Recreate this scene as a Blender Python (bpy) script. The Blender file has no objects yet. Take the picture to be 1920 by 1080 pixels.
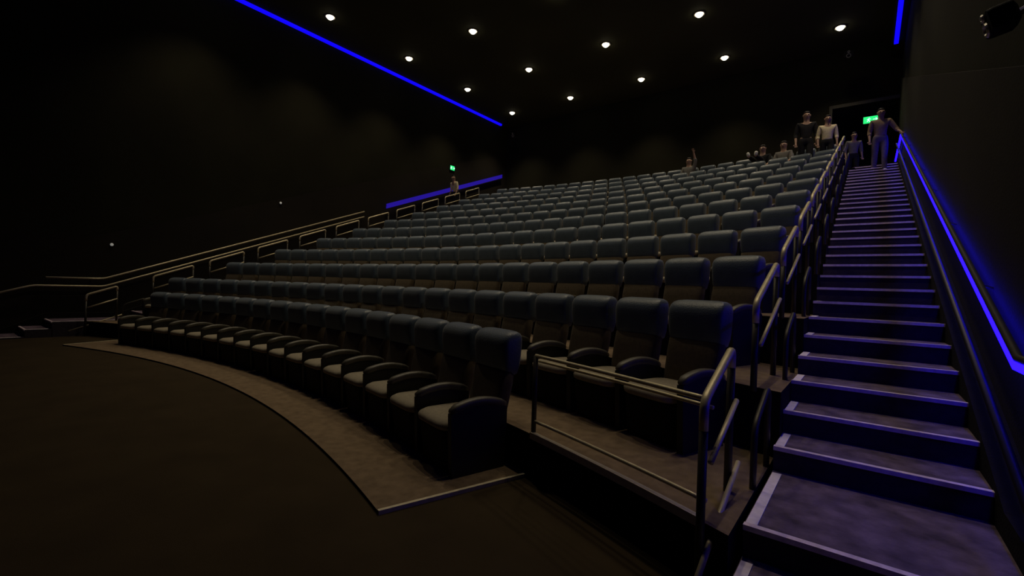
import bpy, bmesh, math, random
from mathutils import Vector, Matrix
random.seed(7)
PI = math.pi
sc = bpy.context.scene
COL = sc.collection

# ------------------------------------------------------------------ camera
CZ = 1.45
cam_d = bpy.data.cameras.new('camera'); cam = bpy.data.objects.new('camera', cam_d); COL.objects.link(cam)
cam_d.sensor_width = 36.0; cam_d.lens = 857.2 / 1920 * 36.0; cam_d.clip_start = 0.05; cam_d.clip_end = 200
yaw, pitch, roll = .6585, -.0026, .0346
fw = Vector((-math.sin(yaw)*math.cos(pitch), math.cos(yaw)*math.cos(pitch), math.sin(pitch)))
rt = Vector((math.cos(yaw), math.sin(yaw), 0)); up = rt.cross(fw)
rt2 = rt*math.cos(roll) + up*math.sin(roll); up2 = -rt*math.sin(roll) + up*math.cos(roll)
mw = Matrix((rt2, up2, -fw)).transposed().to_4x4(); mw.translation = (0, 0, CZ)
cam.matrix_world = mw
sc.camera = cam

# ------------------------------------------------------------------ world, exposure
w = bpy.data.worlds.new('world'); sc.world = w; w.use_nodes = True
w.node_tree.nodes['Background'].inputs[0].default_value = (0.0, 0.0, 0.0, 1)
w.node_tree.nodes['Background'].inputs[1].default_value = 0.0
sc.view_settings.view_transform = 'Standard'
sc.view_settings.look = 'None'
sc.view_settings.gamma = 1.0
sc.view_settings.exposure = 0.15
sc.view_settings.use_curve_mapping = False
LAMP_W = 165.0          # watts of each ceiling downlight
LED_STAIR = 9.0        # emission strength of the blue stair strips
LED_CEIL = 0.9

# ------------------------------------------------------------------ materials
def mat(name, col, rough=.6, metal=0.0, emit=None, estr=0.0, var=0.0, scale=30.0, bump=0.0, sheen=0.0, spec=.5, bscale=None):
    m = bpy.data.materials.new(name); m.use_nodes = True
    nt = m.node_tree; b = nt.nodes['Principled BSDF']
    b.inputs['Base Color'].default_value = (*col, 1); b.inputs['Roughness'].default_value = rough
    b.inputs['Metallic'].default_value = metal; b.inputs['Specular IOR Level'].default_value = spec
    if sheen: b.inputs['Sheen Weight'].default_value = sheen
    if emit:
        b.inputs['Emission Color'].default_value = (*emit, 1); b.inputs['Emission Strength'].default_value = estr
    if var or bump:
        tc = nt.nodes.new('ShaderNodeTexCoord'); nz = nt.nodes.new('ShaderNodeTexNoise')
        nz.inputs['Scale'].default_value = scale; nz.inputs['Detail'].default_value = 5
        nt.links.new(tc.outputs['Object'], nz.inputs['Vector'])
        if var:
            cr = nt.nodes.new('ShaderNodeValToRGB')
            cr.color_ramp.elements[0].position = .3; cr.color_ramp.elements[1].position = .7
            cr.color_ramp.elements[0].color = (*[c*(1-var) for c in col], 1)
            cr.color_ramp.elements[1].color = (*[min(1, c*(1+var)) for c in col], 1)
            nt.links.new(nz.outputs['Fac'], cr.inputs['Fac']); nt.links.new(cr.outputs['Color'], b.inputs['Base Color'])
        if bump:
            n2 = nt.nodes.new('ShaderNodeTexNoise'); n2.inputs['Scale'].default_value = bscale or scale*4
            nt.links.new(tc.outputs['Object'], n2.inputs['Vector'])
            bp = nt.nodes.new('ShaderNodeBump'); bp.inputs['Strength'].default_value = bump; bp.inputs['Distance'].default_value = .01
            nt.links.new(n2.outputs['Fac'], bp.inputs['Height']); nt.links.new(bp.outputs['Normal'], b.inputs['Normal'])
    return m

M = {}
M['floor'] = mat('dark floor carpet', (.042, .030, .016), .95, var=.12, scale=3, bump=.3, bscale=180, spec=.1)
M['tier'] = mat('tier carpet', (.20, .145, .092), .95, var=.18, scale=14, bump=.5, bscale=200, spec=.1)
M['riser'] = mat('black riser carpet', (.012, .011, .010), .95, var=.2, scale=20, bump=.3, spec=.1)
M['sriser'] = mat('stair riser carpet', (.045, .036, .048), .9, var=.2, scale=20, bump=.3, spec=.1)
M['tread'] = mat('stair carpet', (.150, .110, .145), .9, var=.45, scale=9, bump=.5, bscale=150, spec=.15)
M['wall'] = mat('wall fabric', (.019, .018, .011), .95, var=.2, scale=.6, bump=.25, bscale=60, spec=.1)
M['wainscot'] = mat('lower wall fabric', (.019, .016, .012), .9, var=.15, scale=.8, bump=.25, bscale=60, spec=.15)
M['ceil'] = mat('ceiling paint', (.048, .048, .028), .9, var=.15, scale=.5, spec=.1)
M['black'] = mat('black plastic', (.006, .006, .006), .7, spec=.2, bump=.1, scale=60, var=.1)
M['void'] = mat('dark lobby paint', (.006, .006, .006), .9, var=.1, scale=4)
M['leather'] = mat('blue grey leather', (.062, .090, .122), .40, var=.12, scale=9, bump=.25, bscale=90, sheen=.25)
M['fabric'] = mat('taupe seat fabric', (.098, .074, .043), .9, var=.15, scale=40, bump=.4, bscale=300, sheen=.1, spec=.2)
M['cushion'] = mat('pale seat cushion fabric', (.30, .265, .20), .85, var=.12, scale=40, bump=.4, bscale=300, spec=.2)
M['arm'] = mat('dark armrest plastic', (.010, .0095, .008), .6, var=.1, scale=25)
M['armpad'] = mat('armrest pad', (.085, .078, .058), .45, var=.1, scale=25, bump=.1)
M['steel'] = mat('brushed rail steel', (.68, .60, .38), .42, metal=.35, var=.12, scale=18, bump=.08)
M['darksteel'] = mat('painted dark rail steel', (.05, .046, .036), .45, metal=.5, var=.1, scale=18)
M['nosing'] = mat('pale stair nosing', (.85, .70, .74), .5, var=.15, scale=30)
M['strip'] = mat('white edge strip', (.92, .82, .86), .6, var=.10, scale=25)
M['cream_strip'] = mat('cream edge strip', (.62, .55, .38), .55, var=.12, scale=25)
M['led'] = mat('blue stair light strip', (.02, .02, .3), .4, emit=(.005, .0012, 1.0), estr=LED_STAIR)
M['ledw'] = mat('blue strip with wall glow', (.02, .02, .2), .5, emit=(.05, .012, 1.0), estr=.22)  # weak emission also stands in for the blue wash on the wall
M['ledc'] = mat('blue ceiling light strip', (.02, .02, .3), .4, emit=(.005, .0012, 1.0), estr=LED_CEIL)
M['lens'] = mat('lit lamp lens', (.9, .85, .7), .4, emit=(1.0, .90, .68), estr=9.0)
M['reflector'] = mat('lamp reflector', (.5, .46, .36), .35, metal=.4)
M['chrome'] = mat('satin metal', (.55, .53, .48), .35, metal=.7)
M['green'] = mat('lit green sign', (.01, .3, .08), .5, emit=(.02, 1.0, .22), estr=.9)
M['signwhite'] = mat('lit sign lettering', (.7, .9, .8), .5, emit=(.5, 1.0, .7), estr=1.2)
M['button'] = mat('pale wall glint', (.8, .8, .75), .5, emit=(.9, .9, .8), estr=.14)  # faint emission stands in for a glint on the fixture
M['skin'] = mat('skin', (.42, .26, .18), .6, var=.05, scale=20)
M['hair'] = mat('dark hair', (.015, .011, .008), .6, var=.2, scale=60)
def cloth(name, c): return mat(name, c, .9, var=.12, scale=25, bump=.2, spec=.2)
M['cream'] = cloth('cream shirt cloth', (.80, .70, .46)); M['tan'] = cloth('tan shirt cloth', (.34, .24, .16))
M['grey'] = cloth('grey shirt cloth', (.22, .21, .19)); M['dark'] = cloth('dark cloth', (.02, .02, .022))
M['violet'] = cloth('faded trousers cloth', (.16, .13, .18)); M['white'] = mat('white shoe leather', (.75, .74, .68), .6, var=.05, scale=20)

# ------------------------------------------------------------------ helpers
def mesh(name, verts, faces, m, parent=None, smooth=False, mats=None, fm=None):
    me = bpy.data.meshes.new(name); me.from_pydata([tuple(v) for v in verts], [], faces); me.update()
    for x in (mats or [m]): me.materials.append(x)
    if fm: me.polygons.foreach_set('material_index', fm)
    if smooth: me.polygons.foreach_set('use_smooth', [True]*len(me.polygons))
    o = bpy.data.objects.new(name, me); COL.objects.link(o)
    if parent: o.parent = parent
    return o
class MB:
    def __init__(s): s.v = []; s.f = []; s.m = []
    def add(s, v, f, mi=0):
        n = len(s.v); s.v += [tuple(x) for x in v]; s.f += [tuple(i+n for i in q) for q in f]; s.m += [mi]*len(f); return s
    def box(s, x0, x1, y0, y1, z0, z1, mi=0, top=None):
        v = [(x0,y0,z0),(x1,y0,z0),(x1,y1,z0),(x0,y1,z0),(x0,y0,z1),(x1,y0,z1),(x1,y1,z1),(x0,y1,z1)]
        n = len(s.f); s.add(v, [(0,3,2,1),(4,5,6,7),(0,1,5,4),(1,2,6,5),(2,3,7,6),(3,0,4,7)], mi)
        if top is not None: s.m[n+1] = top
        return s
    def tube(s, pts, r, seg=10, closed=False, mi=0):
        pts = [Vector(p) for p in pts]; n = len(pts); rings = []
        prev = None
        for i, p in enumerate(pts):
            if closed: d = pts[(i+1) % n]-pts[i-1]
            else: d = pts[min(i+1, n-1)]-pts[max(i-1, 0)]
            d.normalize()
            if prev is None:
                a = Vector((1, 0, 0)) if abs(d.x) < .9 else Vector((0, 1, 0))
                u = (a-d*a.dot(d)).normalized()
            else: u = (prev-d*prev.dot(d)).normalized()
            prev = u; v = d.cross(u)
            rings.append([p+(u*math.cos(t)+v*math.sin(t))*r for t in [2*PI*k/seg for k in range(seg)]])
        vv = [q for R in rings for q in R]; ff = []
        for i in range(n if closed else n-1):
            j = (i+1) % n
            for k in range(seg): ff.append((i*seg+k, i*seg+(k+1) % seg, j*seg+(k+1) % seg, j*seg+k))
        if not closed: ff += [tuple(range(seg-1, -1, -1)), tuple((n-1)*seg+k for k in range(seg))]
        return s.add(vv, ff, mi)
    def loft(s, levels, seg=24, e=4.0, axis='z', mi=0):
        # levels: (position along the axis, centre a, centre b, half a, half b); superellipse rings
        rings = []
        for (h, ca, cb, ra, rb) in levels:
            R = []
            for k in range(seg):
                t = 2*PI*k/seg; c, q = math.cos(t), math.sin(t)
                a = ca+ra*math.copysign(abs(c)**(2/e), c); b = cb+rb*math.copysign(abs(q)**(2/e), q)
                R.append((a, b, h) if axis == 'z' else ((h, a, b) if axis == 'x' else (b, h, a)))
            rings.append(R)
        n = len(rings); vv = [q for R in rings for q in R]; ff = []
        for i in range(n-1):
            for k in range(seg): ff.append((i*seg+k, i*seg+(k+1) % seg, (i+1)*seg+(k+1) % seg, (i+1)*seg+k))
        ff += [tuple(range(seg-1, -1, -1)), tuple((n-1)*seg+k for k in range(seg))]
        return s.add(vv, ff, mi)
    def prism(s, poly, z0, z1, mi=0, top=None):
        n = len(poly); v = [(x, y, z0) for x, y in poly]+[(x, y, z1) for x, y in poly]
        f = [tuple(range(n-1, -1, -1)), tuple(range(n, 2*n))]+[(i, (i+1) % n, n+(i+1) % n, n+i) for i in range(n)]
        k = len(s.f); s.add(v, f, mi)
        if top is not None: s.m[k+1] = top
        return s
    def build(s, name, m, parent=None, smooth=False, mats=None):
        return mesh(name, s.v, s.f, m, parent, smooth, mats, s.m if mats else None)
def tag(o, label=None, cat=None, group=None, kind=None):
    if label: o['label'] = label
    if cat: o['category'] = cat
    if group: o['group'] = group
    if kind: o['kind'] = kind
    return o
def thing(name, label, cat, loc=(0, 0, 0), rz=0, group=None, kind=None):
    o = bpy.data.objects.new(name, None); COL.objects.link(o); o.empty_display_size = .1
    o.location = loc; o.rotation_euler = (0, 0, rz)
    return tag(o, label, cat, group, kind)
def children(o): return [c for c in bpy.data.objects if c.parent == o]
def copy_tree(o, parent=None, kids=None):
    c = o.copy(); COL.objects.link(c); c.parent = parent
    for ch in kids[o]: copy_tree(ch, c, kids)
    return c
def kidmap(o, d=None):
    d = {} if d is None else d
    d[o] = children(o)
    for c in d[o]: kidmap(c, d)
    return d
ORD = ['', 'first','second','third','fourth','fifth','sixth','seventh','eighth','ninth','tenth','eleventh','twelfth']
def bend(pts, r=.08, n=5):
    """round the corners of a polyline"""
    pts = [Vector(p) for p in pts]; out = [pts[0]]
    for i in range(1, len(pts)-1):
        a = (pts[i-1]-pts[i]); b = (pts[i+1]-pts[i]); ra = min(r, a.length*.45, b.length*.45)
        A = pts[i]+a.normalized()*ra; B = pts[i]+b.normalized()*ra
        for k in range(n+1):
            t = k/n; out.append(A*(1-t)**2+pts[i]*2*t*(1-t)+B*t*t)
    out.append(pts[-1]); return out

# ------------------------------------------------------------------ dimensions of the hall
XC, YC = -6.75, -12.77                       # centre of the curved rows
XR, XL, YB, ZC = .66, -14.16, 17.5, 9.25
RUN, RISE = 1.133, .428                      # one tier
ZA, ZB0, RF = .12, .41, 16.20
SX0, SX1 = -.408, .509                       # right stair
SRUN, SRISE, SY1 = .3777, .1427, 3.13
def step_z(k): return ZB0+SRISE*k
def step_y(k): return SY1+(k-1)*SRUN
def slope(Y): return step_z(1)+(Y-SY1)*RISE/RUN      # line over the nosings
def mirx(x): return 2*XC-x
NT = 11

# floor, ceiling, walls
MB().box(XL-.3, XR+.3, -11, YB+2.2, -.2, .10).build('floor', M['floor'])['kind'] = 'structure'
MB().box(XL-.3, XR+.3, -11, YB+2.2, ZC, ZC+.2).build('ceiling', M['ceil'])['kind'] = 'structure'
MB().box(XL-.3, XL, -11, YB+.3, 0, ZC).build('wall_left', M['wall'])['kind'] = 'structure'
MB().box(XR, XR+.3, -11, YB+.3, 0, ZC).build('wall_right', M['wall'])['kind'] = 'structure'
MB().box(XL, XR, -11.3, -11, 0, ZC).build('wall_front', M['wall'])['kind'] = 'structure'
TOPZ = ZB0+RISE*(NT-1)
b = MB()
b.box(XL, -1.0, YB, YB+.3, 0, ZC); b.box(-1.0, XR, YB, YB+.3, 7.4, ZC); b.box(-1.0, XR, YB, YB+.3, 0, TOPZ)
b.build('wall_back', M['wall'])['kind'] = 'structure'
b = MB()
b.box(-1.2, -1.0, YB+.3, YB+2.2, TOPZ, 7.6); b.box(XR, XR+.2, YB+.3, YB+2.2, TOPZ, 7.6)
b.box(-1.2, XR+.2, YB+2.2, YB+2.3, TOPZ, 7.6); b.box(-1.0, XR, YB+.3, YB+2.2, 7.4, 7.6); b.box(-1.0, XR, YB, YB+2.2, TOPZ-.2, TOPZ)
b.build('wall_lobby', M['void'])['kind'] = 'structure'
b = MB().box(-1.08, XR, YB-.03, YB, 7.40, 7.50); b.box(-1.08, -1.0, YB-.03, YB, TOPZ, 7.40)
tag(b.build('trim_1', M['darksteel']), 'dark metal trim round the doorway at the top of the right stairs', kind='structure')
# lower wall cladding whose top edge climbs parallel to the stairs
def cladding(name, x0, x1):
    pts = [(-11, 0), (YB, 0), (YB, 2.0+slope(YB)), (2.3, 2.0+slope(2.3)), (-11, 2.0+slope(2.3))]
    v = [(x0, y, z) for y, z in pts]+[(x1, y, z) for y, z in pts]; n = len(pts)
    f = [tuple(range(n)), tuple(range(2*n-1, n-1, -1))]+[(i, n+i, n+(i+1) % n, (i+1) % n) for i in range(n)]
    o = mesh(name, v, f, M['wainscot']); o['kind'] = 'structure'; return o
cladding('trim_2', XR-.03, XR); cladding('trim_3', XL, XL+.03)

# ------------------------------------------------------------------ tiers
def arc(R, t0, t1, n=48): return [(XC+R*math.sin(t0+(t1-t0)*i/n), YC+R*math.cos(t0+(t1-t0)*i/n)) for i in range(n+1)]
def tier(r):
    R0 = RF+(r-1)*RUN; R1 = R0+RUN+.02; z = ZB0+(r-1)*RISE
    x0, x1 = mirx(SX0), SX0
    if r == 1: x1 = SX0-.03; x0 = mirx(x1)
    a = lambda R, x: math.asin((x-XC)/R)
    fr = arc(R0, a(R0, x0), a(R0, x1))
    if r < NT: bk = arc(R1, a(R1, x1), a(R1, x0)); poly = fr+bk
    else: poly = fr+[(XR-.001, fr[-1][1]+.5), (XR-.001, YB-.001), (XL+.001, YB-.001), (XL+.001, fr[0][1]+.5)]
    poly = poly[::-1] if False else poly
    # orientation: front arc runs left to right, so the outline is anticlockwise
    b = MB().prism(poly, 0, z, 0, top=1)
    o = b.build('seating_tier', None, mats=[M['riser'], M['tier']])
    tag(o, 'carpeted concrete tier under the %s curved seat row from the front' % ORD[r+1], kind='structure'); return o
for r in range(1, NT+1): tier(r)
TA0, TA1 = -.318, .306
fr = arc(15.12, TA0, TA1); bk = arc(RF+.0, TA1, TA0)
o = MB().prism(fr+bk, 0, ZA, 0, top=1).build('seating_platform', None, mats=[M['riser'], M['tier']])
tag(o, 'low curved carpeted platform under the front seat row', kind='structure')
for t, nm in ((TA1, 'right'), (TA0, 'left')):
    d = Vector((math.sin(t), math.cos(t), 0)); n = Vector((math.cos(t), -math.sin(t), 0))*(.022 if t > 0 else -.022)
    c = Vector((XC, YC, 0)); a = c+d*15.12; e = c+d*(RF-.02)
    b = MB(); v = [a-n, a+n*.1, e+n*.1, e-n]
    b.add([(p.x, p.y, ZA-.03) for p in v]+[(p.x, p.y, ZA+.006) for p in v], [(3,2,1,0),(4,5,6,7),(0,1,5,4),(1,2,6,5),(2,3,7,6),(3,0,4,7)])
    o = b.build('edge_strip', M['cream_strip'])
    tag(o, 'pale edge strip along the %s end of the low front platform' % nm, 'edge strip', 'edge strips of the front platform')

# ------------------------------------------------------------------ staircases
def staircase(side):
    mx = (lambda x: x) if side == 'right' else mirx
    def xs(a, b): a, b = mx(a), mx(b); return (min(a, b), max(a, b))
    st = thing('staircase', 'long carpeted staircase with pale nosings along the %s wall' % side, 'stairs', (0, 0, 0), kind='structure')
    ks = list(range(-1, 31)) if side == 'right' else list(range(-2, 31))
    def fy(k):
        if side == 'right': return {0: 2.30, -1: 1.86, -2: 1.48}.get(k, step_y(k))
        return {0: 1.65, -1: 1.27, -2: .90}.get(k, step_y(k))
    for k in ks:
        z = step_z(k); y0 = fy(k); y1 = fy(k+1)+.01 if k < 30 else YB-.001
        a, bb = xs(SX0, SX1)
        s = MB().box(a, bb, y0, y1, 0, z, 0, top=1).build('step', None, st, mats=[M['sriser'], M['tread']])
        a, bb = xs(SX0, SX1)
        MB().box(a, bb, y0-.012, y0+.022, z-.018, z+.006).build('nosing', M['nosing'], s)['label'] = 'pale metal nosing'
        if k < 30:
            a, bb = xs(SX0+.005, SX0+.052)
            MB().box(a, bb, y0+.022, y1-.06, z, z+.006).build('edge_strip', M['strip'], s)['label'] = 'white edge strip'
    # stringer beside the wall
    y_lo = fy(ks[0]); ya = SY1
    pts = [(y_lo, 0), (YB, 0), (YB, TOPZ+.12), (step_y(30), TOPZ+.12), (ya-.2, ZB0+.12), (fy(0), ZB0+.12), (y_lo, .15)]
    x0, x1 = xs(SX1, XR-.03)
    v = [(x0, y, z) for y, z in pts]+[(x1, y, z) for y, z in pts]; n = len(pts)
    f = [tuple(range(n)), tuple(range(2*n-1, n-1, -1))]+[(i, n+i, n+(i+1) % n, (i+1) % n) for i in range(n)]
    mesh('stringer', v, f, M['riser'], st)
    return st
staircase('right'); staircase('left')

# ------------------------------------------------------------------ blue lit handrail on the walls
def lit_rail(side, ys, x, h, zflat, label):
    t = thing('wall_handrail', label, 'handrail', (x, ys[0], 0), group='handrails on the side walls')
    P = []
    for y in ys:
        P.append((0, y-ys[0], zflat if y < SY1 else slope(min(y, 14.6))+h if side == 'right' else slope(y)+h))
    s = 1 if side == 'right' else -1
    MB().tube([(p[0], p[1], p[2]+.035) for p in P], .02, 8).build('rail', M['darksteel'], t, smooth=True)
    b = MB()
    for i in range(len(P)-1):
        (a0, a1, a2), (b0, b1, b2) = P[i], P[i+1]; ww, hh = (.018, .017) if side == 'right' else (.02, .085)  # left strip made taller to include the glow it throws on the wall
        v = [(dx, y, z+dz) for (y, z) in ((a1, a2), (b1, b2)) for dx, dz in ((-ww, -hh), (ww, -hh), (ww, hh), (-ww, hh))]
        b.add(v, [(0,1,2,3),(7,6,5,4),(0,4,5,1),(1,5,6,2),(2,6,7,3),(3,7,4,0)])
    b.build('light_strip', M['led'] if side == 'right' else M['ledw'], t)['label'] = 'glowing blue light strip'
    if side == 'right':
        x2 = .475-x
        MB().tube([(x2, y-ys[0], slope(y)+.455) for y in (1.9, 6, 10, 14.2)], .018, 8).build('lower_rail', M['darksteel'], t, smooth=True)
    bk = None; y = ys[0]+.5
    while y < ys[-1]:
        z = (zflat if y < SY1 else slope(min(y, 14.6) if side == 'right' else y)+h)+.035
        xw = (XR-.03-x) if side == 'right' else (XL+.03-x)
        MB().tube([(0, y-ys[0], z), (xw, y-ys[0], z-.02)], .008, 6).build('bracket', M['darksteel'], t); y += 1.6
    return t
lit_rail('right', [2.0, SY1-.0001, 6, 9, 12, 14.6, 17.3], .57, .61, step_z(1)+.61, 'handrail with a glowing blue strip beside the right-hand stairs')
lit_rail('left', [10.4, 12, 14, 17.0], XL+.16, .95, 0, 'handrail with a blue strip high on the left wall')
def wall_rail(zoff, name, label, ys, flatz):
    x = XL+.12
    t = thing('wall_handrail', label, 'handrail', (x, ys[0], 0), group='handrails on the side walls')
    P = [(0, y-ys[0], (flatz+(y-1.45)*(.35 if y < 1.45 else 0)) if y < 2.6 else flatz+(y-2.6)*RISE/RUN) for y in ys]
    MB().tube(bend(P, .1), .02, 8).build('rail', M['steel'], t, smooth=True)
    for y in (2.4, 4.2, 6.0, 7.8):
        z = flatz if y < 2.6 else flatz+(y-2.6)*RISE/RUN
        MB().tube([(0, y-ys[0], z), (-.09, y-ys[0], z-.03)], .008, 6).build('bracket', M['darksteel'], t)
wall_rail(0, 'upper', 'upper steel handrail on the left wall, level above the landing then climbing', [1.65, 2.6, 9.5], 1.31)
wall_rail(0, 'lower', 'lower steel handrail on the left wall, just under the upper one', [.5, 1.45, 2.6, 9.5], 1.13)

# ------------------------------------------------------------------ railing loops between seats and stairs
def loop_rail(side, r):
    x = -.55 if side == 'right' else mirx(-.55)
    L = .50 if r == 1 else .78
    y0 = 2.13+(r-1)*RUN+(0 if r == 1 else .0); zt = slope(y0)+.80
    zf = ZB0+(r-1)*RISE
    g = RISE/RUN
    lab = 'steel railing loop on the %s stairs beside the %s seat row from the front' % (side, ORD[r+1])
    t = thing('stair_railing', lab, 'railing', (x, y0, zf), group='railing loops beside the %s stairs' % side)
    Z = lambda y: zt-zf+y*g
    base = -zf if False else -.0
    top = bend([(0, 0, 0 if r > 1 else -ZB0+.0), (0, 0, Z(0)), (0, L, Z(L)), (0, L, .0)], .07)
    # only the upper bar is bright, the posts below it are darker
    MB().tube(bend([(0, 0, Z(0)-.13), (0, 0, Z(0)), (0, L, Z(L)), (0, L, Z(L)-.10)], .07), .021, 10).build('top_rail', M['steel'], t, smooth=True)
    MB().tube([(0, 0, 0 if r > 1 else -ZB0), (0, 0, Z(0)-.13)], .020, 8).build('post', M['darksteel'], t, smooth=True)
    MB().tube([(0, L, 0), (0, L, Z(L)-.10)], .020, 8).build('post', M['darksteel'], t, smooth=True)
    MB().tube([(.03, .02, Z(0)-.27), (.03, L, Z(L)-.27)], .014, 8).build('middle_rail', M['steel'], t, smooth=True)
    s = 1 if side == 'right' else -1
    if r == 1:
        MB().tube([(.03*s, -.25, Z(-.25)-.66), (.03*s, L+.1, Z(L+.1)-.66)], .014, 8).build('lower_rail', M['steel'], t, smooth=True)
    # low loop on the stair side
    X2 = s*.10; y1 = .62; l2 = .42
    h2 = slope(y0+y1)-zf
    P = [(X2, y1, h2-.35), (X2, y1, h2+.34), (X2, y1+l2, h2+.34+l2*g), (X2, y1+l2, h2-.1)]
    MB().tube(bend(P, .10), .017, 8).build('low_loop', M['darksteel'], t, smooth=True)
for side in ('right', 'left'):
    for r in range(1, NT+1): loop_rail(side, r)

# guard rail in front of the second row, right of the front platform
t1 = math.asin((-1.85-XC)/RF); t2 = math.asin((-.56-XC)/RF)
gr = thing('guard_rail', 'low steel guard rail along the front edge of the second tier beside the stairs', 'railing', (XC+RF*math.sin(t1), YC+RF*math.cos(t1), ZB0))
o0 = gr.location.copy()
def gp(t, z, dr=.02): return Vector((XC+(RF+dr)*math.sin(t), YC+(RF+dr)*math.cos(t), z))-o0
tt = [t1+(t2-t1)*i/12 for i in range(13)]
MB().tube([gp(t, .965) for t in tt], .013, 8).build('top_rail', M['steel'], gr, smooth=True)
MB().tube([gp(t, .925, .05) for t in tt], .010, 8).build('second_rail', M['steel'], gr, smooth=True)
MB().tube([gp(t, .50) for t in tt], .012, 8).build('bottom_rail', M['steel'], gr, smooth=True)
MB().tube([gp(t1, ZB0), gp(t1, .965)], .018, 8).build('post', M['darksteel'], gr, smooth=True)
b = MB()
for i in range(12):
    a, c = tt[i], tt[i+1]
    v = [gp(a, ZB0-.03, -.012), gp(c, ZB0-.03, -.012), gp(c, ZB0-.03, .0), gp(a, ZB0-.03, .0), gp(a, ZB0+.015, -.012), gp(c, ZB0+.015, -.012), gp(c, ZB0+.015, .02), gp(a, ZB0+.015, .02)]
    b.add(v, [(3,2,1,0),(4,5,6,7),(0,1,5,4),(2,3,7,6),(1,2,6,5),(3,0,4,7)])
b.build('kerb', M['cream_strip'], gr)['label'] = 'pale kerb strip'

# ------------------------------------------------------------------ seats
def make_seat():
    t = thing('cinema_seat', 'x', 'seat')
    MB().loft([(0, 0, -.03, .235, .22), (.03, 0, -.03, .24, .23), (.29, 0, -.045, .24, .245), (.315, 0, -.045, .235, .235)], 20, 6).build('base', M['black'], t)
    # cushion, rounded front edge
    b = MB().loft([(.305, 0, -.075, .225, .225), (.315, 0, -.08, .236, .236), (.345, 0, -.08, .238, .240), (.362, 0, -.075, .232, .230), (.378, 0, -.07, .21, .205), (.381, 0, -.06, .14, .14)], 28, 5)
    b.build('cushion', M['cushion'], t, smooth=True)['label'] = 'paler cushion'
    # lower back leaning back
    yb = lambda z: .19+(z-.40)*.19
    b = MB().loft([(z, 0, yb(z)+.02, w_*.95, d_) for z, w_, d_ in ((.26, .20, .040), (.30, .232, .055), (.39, .236, .058), (.48, .238, .062), (.58, .240, .064), (.68, .240, .058), (.70, .22, .04))], 28, 5)
    b.build('backrest', M['fabric'], t, smooth=True)['label'] = 'taupe lower back'
    HR = [(.640, .205, .245, .30), (.662, .226, .222, .345), (.72, .234, .206, .365), (.80, .238, .196, .375), (.870, .239, .192, .380), (.915, .238, .197, .382), (.945, .233, .213, .378), (.968, .222, .240, .366), (.982, .195, .272, .345), (.988, .13, .295, .325)]
    b = MB().loft([(z, 0, (f_+k_)/2, w_, (k_-f_)/2) for z, w_, f_, k_ in HR], 36, 6)
    b.build('headrest', M['leather'], t, smooth=True)['label'] = 'blue-grey padded headrest'
    return t
def make_arm(parent, sx):
    # side panel with an arched top, then the pad along it
    n = 12; prof = []
    for i in range(n+1):
        u = i/n; y = -.285+.47*u; z = .43+.088*math.sin(PI*(.16+.68*u))
        prof.append((y, z))
    poly = [(-.265, 0), (.17, 0), (.185, .30)]+[(y, z-.03) for y, z in reversed(prof)]+[(-.280, .30)]
    m = len(poly); x0, x1 = sx-.024, sx+.024
    v = [(x0, y, z) for y, z in poly]+[(x1, y, z) for y, z in poly]
    f = [tuple(range(m-1, -1, -1)), tuple(range(m, 2*m))]+[(i, (i+1) % m, m+(i+1) % m, m+i) for i in range(m)]
    a = mesh('armrest', v, f, M['arm'], parent)
    b = MB().loft([(y, z-.012, sx, hz, hx) for (y, z), hz, hx in zip(prof, [.012, .03]+[.030]*(n-3)+[.028, .018], [.020, .034]+[.034]*(n-3)+[.030, .018])], 14, 3, axis='y')
    b.build('arm_pad', M['armpad'], a, smooth=True)
    return a
proto = make_seat(); make_arm(proto, -.28)
end = make_seat(); make_arm(end, -.28); make_arm(end, .28)
KP, KE = kidmap(proto), kidmap(end)
def nth(n):
    return ORD[n] if n <= 12 else str(n)+('st' if n % 10 == 1 and n != 11 else 'nd' if n % 10 == 2 and n != 12 else 'rd' if n % 10 == 3 and n != 13 else 'th')
used = set()
def seat_row(r):
    n, R, z, W = (17, 16.28, ZA, .548) if r == 0 else (22, 17.42+(r-1)*RUN, ZB0+(r-1)*RISE, .56)
    for i in range(n):
        th = ((n-1)/2-i)*W/R+(.006 if r == 0 else 0)
        src, K = (end, KE) if i == 0 else (proto, KP)
        if src not in used: used.add(src); o = src
        else: o = copy_tree(src, None, K)
        Rs = R-.33
        o.location = (XC+Rs*math.sin(th), YC+Rs*math.cos(th), z); o.rotation_euler = (0, 0, -th)
        if r == 0: o.scale = (.98, 1, 1)
        row = 'front' if r == 0 else ORD[r+1]
        near = i < (n+1)//2
        pos = nth(i+1) if near else nth(n-i)
        if near: lab = 'blue-grey cinema seat, %s from the right end of the %s row' % (pos, row)
        else: lab = 'blue-grey cinema seat, %s from the left end of the %s row' % (pos, row)
        if r > 0: lab = lab+' up'
        tag(o, lab, 'seat', 'cinema seats in the %s row from the front' % ORD[r+1])
for r in range(0, NT+1): seat_row(r)

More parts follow.
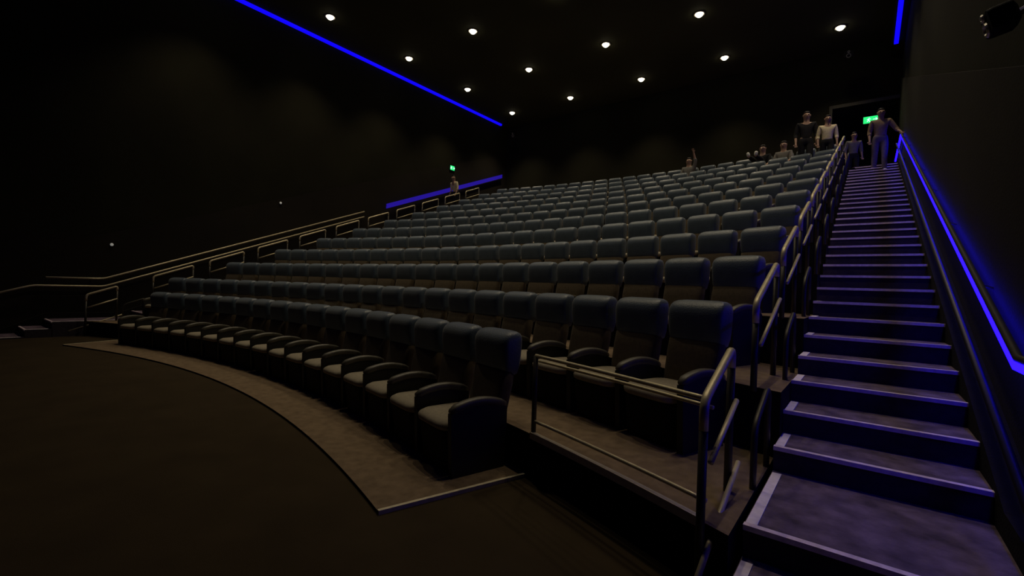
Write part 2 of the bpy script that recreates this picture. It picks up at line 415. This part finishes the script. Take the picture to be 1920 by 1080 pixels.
# ------------------------------------------------------------------ ceiling downlights
LXs = [-12.75, -9.75, -6.75, -3.9, -.80]; LYs = [7.25, 10.2, 13.15, 16.05]
def downlight(x, y, label):
    t = thing('ceiling_downlight', label, 'ceiling light', (x, y, ZC), group='recessed ceiling downlights')
    n = 24; b = MB(); rr = [(.15, 0), (.15, -.02), (.12, -.02), (.105, 0.0)]
    v = [(r_*math.cos(2*PI*k/n), r_*math.sin(2*PI*k/n), z) for r_, z in rr for k in range(n)]
    f = [(i*n+k, i*n+(k+1) % n, (i+1)*n+(k+1) % n, (i+1)*n+k) for i in range(3) for k in range(n)]
    b.add(v, f); b.build('ring', M['reflector'], t, smooth=True)
    MB().loft([(0, 0, 0, .10, .10), (-.025, 0, 0, .097, .097), (-.055, 0, 0, .082, .082), (-.078, 0, 0, .055, .055), (-.088, 0, 0, .02, .02)], n, 2).build('lens', M['lens'], t, smooth=True)
    L = bpy.data.lights.new('lamp', 'SPOT'); L.energy = LAMP_W; L.color = (1, .83, .56); L.spot_size = math.radians(98); L.spot_blend = 1.0; L.shadow_soft_size = .09
    lo = bpy.data.objects.new('lamp', L); COL.objects.link(lo); lo.parent = t; lo.location = (0, 0, -.24)
    return t
YL = {7.25: 'fourth cross row from the back wall', 10.2: 'third cross row from the back wall', 13.15: 'second cross row from the back wall', 16.05: 'cross row nearest the back wall', 4.3: 'fifth cross row from the back wall', 1.35: 'sixth cross row from the back wall'}
for y in [4.3]+LYs:
    for i, x in enumerate(LXs):
        downlight(x, y, 'round ceiling downlight, %s from the left wall, %s' % (nth(i+1), YL[y]))

MB().box(.38, XR-.001, -10.99, YB-.001, 8.66, ZC-.001).build('trim_4', M['wall'])['kind'] = 'structure'
# blue strips where walls meet ceiling
for side in ('left', 'right'):
    x, zc = (XL+.06, ZC) if side == 'left' else (.47, 8.66)
    y1 = 16.93 if side == 'left' else 16.5
    b = MB().box(x-.05, x+.05, -10, y1, zc-.075, zc-.002)
    tag(b.build('ceiling_light_strip', M['ledc']), 'thin blue light strip where the %s wall meets the ceiling' % side, 'light strip', 'blue ceiling edge strips')

# ------------------------------------------------------------------ signs, speakers, small wall fixtures
def exit_sign(loc, rz, label, ww=.42, hh=.20):
    t = thing('exit_sign', label, 'sign', loc, rz)
    MB().box(-ww/2-.015, ww/2+.015, 0, .05, -hh/2-.015, hh/2+.015).build('housing', M['black'], t)
    MB().box(-ww/2, ww/2, -.006, .0, -hh/2, hh/2).build('panel', M['green'], t)
    b = MB(); k = hh*.34                     # running figure and arrow
    b.tube([(-.07, -.012, k*.95), (-.07, -.012, k*.90)], .018, 8)
    b.tube([(-.075, -.012, k*.6), (-.085, -.012, -k*.05)], .016, 6); b.tube([(-.085, -.012, -k*.05), (-.05, -.012, -k*.9)], .011, 6)
    b.tube([(-.085, -.012, -k*.05), (-.12, -.012, -k*.8)], .011, 6); b.tube([(-.075, -.012, k*.5), (-.03, -.012, k*.2)], .009, 6); b.tube([(-.075, -.012, k*.5), (-.125, -.012, k*.15)], .009, 6)
    b.tube([(.02, -.012, 0), (.12, -.012, 0)], .010, 6); b.tube([(.085, -.012, .04), (.125, -.012, 0), (.085, -.012, -.04)], .010, 6)
    b.build('pictogram', M['signwhite'], t)
exit_sign((.0, YB-.05, 6.87), 0, 'green lit exit sign above the doorway at the top of the right stairs')
exit_sign((XL+.08, 13.76, 6.42), PI/2, 'green lit exit sign on the left wall near the back', .24, .18)
def speaker(loc, rz, tilt, label, s=1.0):
    t = thing('wall_speaker', label, 'speaker', loc, rz)
    b = MB().loft([(-.02, 0, 0, .15*s, .20*s), (0, 0, 0, .16*s, .21*s), (.20*s, 0, 0, .16*s, .21*s), (.26*s, 0, -.02, .11*s, .15*s)], 20, 7, axis='y')
    v = [(x_, y_*math.cos(tilt)-z_*math.sin(tilt), y_*math.sin(tilt)+z_*math.cos(tilt)) for (z_, y_, x_) in [(p[2], p[1], p[0]) for p in b.v]]
    b.v = v; b.build('cabinet', M['black'], t)
    b = MB(); n = 16
    for r_, zc in ((.085*s, -.07*s), (.04*s, .11*s)):
        b.tube([(r_*math.cos(2*PI*k/n), -.025*math.cos(tilt)-(zc+r_*math.sin(2*PI*k/n))*math.sin(tilt), -.025*math.sin(tilt)+(zc+r_*math.sin(2*PI*k/n))*math.cos(tilt)) for k in range(n)], .009, 6, closed=True)
    b.build('driver_ring', M['chrome'], t)
    MB().tube([(0, .15*s, 0), (0, .30*s, .03), (0, .42*s, .05)], .018, 8).build('bracket', M['chrome'], t)
speaker((XR-.03-.17, 3.25, 2.85), -PI/2, .25, 'small black loudspeaker with pale bracket high on the right wall', .35)
speaker((-.60, 16.6, 8.65), 0, .35, 'black loudspeaker hung near the back right corner of the ceiling', .6)
speaker((-13.25, 16.8, 8.55), 0, .35, 'black loudspeaker hung near the back left corner of the ceiling', .6)
for (y, z, lab) in ((2.74, 2.12, 'tiny pale round fixture on the left wall nearer the front'), (6.63, 3.75, 'tiny pale round fixture on the left wall nearer the back')):
    t = thing('wall_fixture', lab, 'wall fixture', (XL+.03, y, z), 0, 'tiny round fixtures on the left wall')
    MB().loft([(0, 0, 0, .05, .05), (.02, 0, 0, .045, .045)], 16, 2, axis='x').build('base', M['darksteel'], t)
    MB().loft([(.02, 0, 0, .034, .034), (.035, 0, 0, .025, .025), (.04, 0, 0, .01, .01)], 16, 2, axis='x').build('lens', M['button'], t)

# ------------------------------------------------------------------ people
def skin_mesh(name, pts, edges, rad, m, parent, root=0, sub=2):
    me = bpy.data.meshes.new(name); me.from_pydata([tuple(p) for p in pts], edges, []); me.update()
    o = bpy.data.objects.new(name, me); COL.objects.link(o)
    o.modifiers.new('skin', 'SKIN'); 
    if not me.skin_vertices: 
        bpy.context.view_layer.objects.active = o
    for i, r in enumerate(rad):
        sv = me.skin_vertices[0].data[i]; sv.radius = (r, r) if not isinstance(r, tuple) else r; sv.use_root = (i == root)
    s = o.modifiers.new('sub', 'SUBSURF'); s.levels = sub; s.render_levels = sub
    dg = bpy.context.evaluated_depsgraph_get(); dg.update()
    me2 = bpy.data.meshes.new_from_object(o.evaluated_get(dg)); me2.materials.clear(); me2.materials.append(m)
    me2.polygons.foreach_set('use_smooth', [True]*len(me2.polygons))
    bpy.data.objects.remove(o); o = bpy.data.objects.new(name, me2); COL.objects.link(o)
    if parent: o.parent = parent
    return o
def person(label, loc, rz, J, shirt, trousers, scale=1.0, hair_len=.0, shoes=None, sleeves=True, group=None):
    """J: joint positions, +x is the person's left, -y is where the person faces."""
    t = thing('person', label, 'person', loc, rz, group); t.scale = (scale,)*3
    J = {k: Vector(v) for k, v in J.items()}
    pts, ed, rad, ix = [], [], [], {}
    def V(n, p, r, par=None):
        ix[n] = len(pts); pts.append(p); rad.append(r)
        if par: ed.append((ix[par], ix[n]))
    V('pelvis', J['pelvis'], (.135, .105)); V('waist', J['pelvis'].lerp(J['chest'], .45), (.125, .095), 'pelvis'); V('chest', J['chest'], (.15, .11), 'waist')
    up_ = J['chest'].lerp(J['neck'], .55); V('yoke', up_, (.12, .085), 'chest'); V('neck', J['neck'], .055, 'yoke')
    hd = (J['head']-J['neck']); V('jaw', J['neck']+hd*.45, (.072, .085), 'neck'); V('skull', J['head'], (.095, .115), 'jaw'); V('crown', J['head']+hd.normalized()*.07, (.075, .09), 'skull')
    for s in ('l', 'r'):
        V('sh'+s, J['sh'+s], .058, 'yoke'); V('ua'+s, J['sh'+s].lerp(J['el'+s], .5), .048, 'sh'+s); V('el'+s, J['el'+s], .038, 'ua'+s); V('fa'+s, J['el'+s].lerp(J['wr'+s], .4), .036, 'el'+s); V('wr'+s, J['wr'+s], .025, 'fa'+s)
        d = (J['wr'+s]-J['el'+s]).normalized(); sd = d.cross(Vector((0, 1, 0))); 
        if sd.length < .2: sd = d.cross(Vector((1, 0, 0)))
        sd.normalize(); th_ = d.cross(sd)
        V('pa'+s, J['wr'+s]+d*.055, (.034, .020), 'wr'+s)
        for q, (o_, l_) in enumerate(((-.026, .062), (-.009, .074), (.009, .070), (.026, .055))):
            V('f%d%s' % (q, s), J['wr'+s]+d*.095+sd*o_, .0088, 'pa'+s); V('g%d%s' % (q, s), J['wr'+s]+d*(.095+l_*.6)+sd*o_*1.1+th_*.012, .008, 'f%d%s' % (q, s)); V('h%d%s' % (q, s), J['wr'+s]+d*(.095+l_*.85)+sd*o_*1.1+th_*.034, .007, 'g%d%s' % (q, s))
        V('t0'+s, J['wr'+s]+d*.045-sd*.042, .011, 'pa'+s); V('t1'+s, J['wr'+s]+d*.085-sd*.058+th_*.01, .009, 't0'+s)
        V('hi'+s, J['hi'+s], .088, 'pelvis'); V('th'+s, J['hi'+s].lerp(J['kn'+s], .5), .074, 'hi'+s); V('kn'+s, J['kn'+s], .054, 'th'+s); V('ca'+s, J['kn'+s].lerp(J['an'+s], .4), .052, 'kn'+s); V('an'+s, J['an'+s], .036, 'ca'+s)
        V('to'+s, J['to'+s], (.040, .028), 'an'+s)
    body = skin_mesh('body', pts, ed, rad, M['skin'], t)
    def sub(name, names, extra, m, ends=None):
        P = [pts[ix[n]] for n in names]; R = []
        for n in names:
            r = rad[ix[n]]; e_ = extra
            R.append(tuple(q+e_ for q in r) if isinstance(r, tuple) else r+e_)
        E_ = [(names.index([k for k in ix if ix[k] == a][0]), names.index([k for k in ix if ix[k] == b][0])) for a, b in ed if [k for k in ix if ix[k] == a][0] in names and [k for k in ix if ix[k] == b][0] in names]
        return skin_mesh(name, P, E_, R, m, t)
    tp = ['pelvis', 'waist', 'chest', 'yoke']
    for s in ('l', 'r'): tp += ['sh'+s, 'ua'+s, 'el'+s]+(['fa'+s] if sleeves else [])
    sub('shirt', tp, .016, M[shirt])
    tr = ['pelvis', 'waist']
    for s in ('l', 'r'): tr += ['hi'+s, 'th'+s, 'kn'+s, 'ca'+s, 'an'+s]
    sub('trousers', tr, .018, M[trousers])
    for s in ('l', 'r'):
        sub('shoe', ['an'+s, 'to'+s], .014, M[shoes or 'dark'])
    # face and hair
    hz = hd.normalized(); c = J['head']; fwd = Vector((0, -1, 0)); fwd = (fwd-hz*fwd.dot(hz)).normalized(); sx = hz.cross(fwd)*-1
    F = MB(); P = lambda a, b_, z_: c+sx*a+fwd*b_+hz*z_
    F.tube([P(0, .088, .02), P(0, .112, -.02), P(0, .09, -.028)], .011, 6); F.build('nose', M['skin'], body, smooth=True)
    for a in (-.032, .032):
        MB().tube([P(a-.010, .089, .018), P(a+.010, .089, .018)], .007, 6).build('eye', M['dark'], body)
        MB().tube([P(a*2.5, .0, -.025), P(a*2.6, -.012, .0), P(a*2.5, -.012, .022)], .012, 6).build('ear', M['skin'], body, smooth=True)
    MB().tube([P(-.022, .086, -.052), P(.022, .086, -.052)], .006, 6).build('mouth', M['tan'], body)
    pts2 = [P(0, .035, .092), P(0, -.03, .088), P(0, -.072, .035), P(0, -.072, -.02-hair_len)]
    skin_mesh('hair', pts2, [(0, 1), (1, 2), (2, 3)], [(.060, .035), (.085, .050), (.085, .045), (.070, .032)], M['hair'], t)
    return t
def stand(lean=0, armr=None, arml=None, stride=.08):
    J = dict(pelvis=(0, 0, .95), chest=(0, -lean*.6, 1.24), neck=(0, -lean, 1.47), head=(0, -lean*1.2-.02, 1.63))
    for s, k in (('l', 1), ('r', -1)):
        J['sh'+s] = (k*.18, -lean*.9, 1.40); J['el'+s] = (k*.235, .02-lean*.8, 1.12); J['wr'+s] = (k*.235, -.10-lean*.6, .88)
        J['hi'+s] = (k*.09, 0, .90); J['kn'+s] = (k*.10, -.02-k*stride*.6, .50); J['an'+s] = (k*.11, -k*stride+.02, .085); J['to'+s] = (k*.12, -k*stride-.13, .045)
    if armr: J['elr'], J['wrr'] = armr
    if arml: J['ell'], J['wrl'] = arml
    return J
person('person in tan top near the top of the right stairs, hand towards the rail', (.16, 13.72, step_z(28)), .12,
       stand(.03, arml=((.34, -.05, 1.14), (.40, -.20, 1.02)), stride=.05), 'tan', 'violet', .87, .03, 'white')
person('person in a grey top and dark trousers before the upper right doorway', (-.40, 15.9, TOPZ), .3, stand(.06), 'grey', 'dark', .80, .02)
person('person in a cream shirt standing at the right end of the top row', (-.92, 14.46, TOPZ), .2, stand(.02), 'cream', 'dark', .88, .02)
person('person in dark clothes standing in the top row, just left of the cream shirt', (-1.40, 14.52, TOPZ), .2, stand(.02), 'dark', 'dark', 1.0, .02)
person('person in a cream shirt coming down the upper left stairs', (-13.42, 13.35, step_z(28)), -.1, stand(.12), 'cream', 'dark', .86, .04)
def sit(raise_arm=False, feet_up=False):
    J = dict(pelvis=(0, .0, .47), chest=(0, .02, .76), neck=(0, .04, .99), head=(0, .01, 1.15))
    for s, k in (('l', 1), ('r', -1)):
        J['sh'+s] = (k*.18, .03, .92); J['el'+s] = (k*.22, -.06, .68); J['wr'+s] = (k*.18, -.26, .58)
        J['hi'+s] = (k*.09, -.02, .46); J['kn'+s] = (k*.11, -.44, .50); J['an'+s] = (k*.11, -.42, .10); J['to'+s] = (k*.11, -.54, .05)
        if feet_up: J['kn'+s] = (k*.10, -.42, .74); J['an'+s] = (k*.09, -.84, .74); J['to'+s] = (k*.12, -.86, .87)
    if raise_arm: J['ell'] = (.24, -.05, 1.10); J['wrl'] = (.20, -.12, 1.36)
    return J
def at_seat(r, i, dy=.0, dz=.0):
    R = 17.42+(r-1)*RUN-.33-dy; th = (10.5-i)*.56/R
    return (XC+R*math.sin(th), YC+R*math.cos(th), ZB0+(r-1)*RISE+dz), -th
p_, a_ = at_seat(11, 7); person('person in grey seated in the top row with one arm raised', p_, a_, sit(True), 'grey', 'dark', 1.0, .02)
p_, a_ = at_seat(11, 3); person('person in dark clothes lounging in the top row with white shoes up', p_, a_, sit(False, True), 'dark', 'dark', 1.0, .02, 'white')
p_, a_ = at_seat(11, 2); person('person in grey seated in the top row, third seat from the right end', p_, a_, sit(), 'grey', 'dark', 1.0, .02)
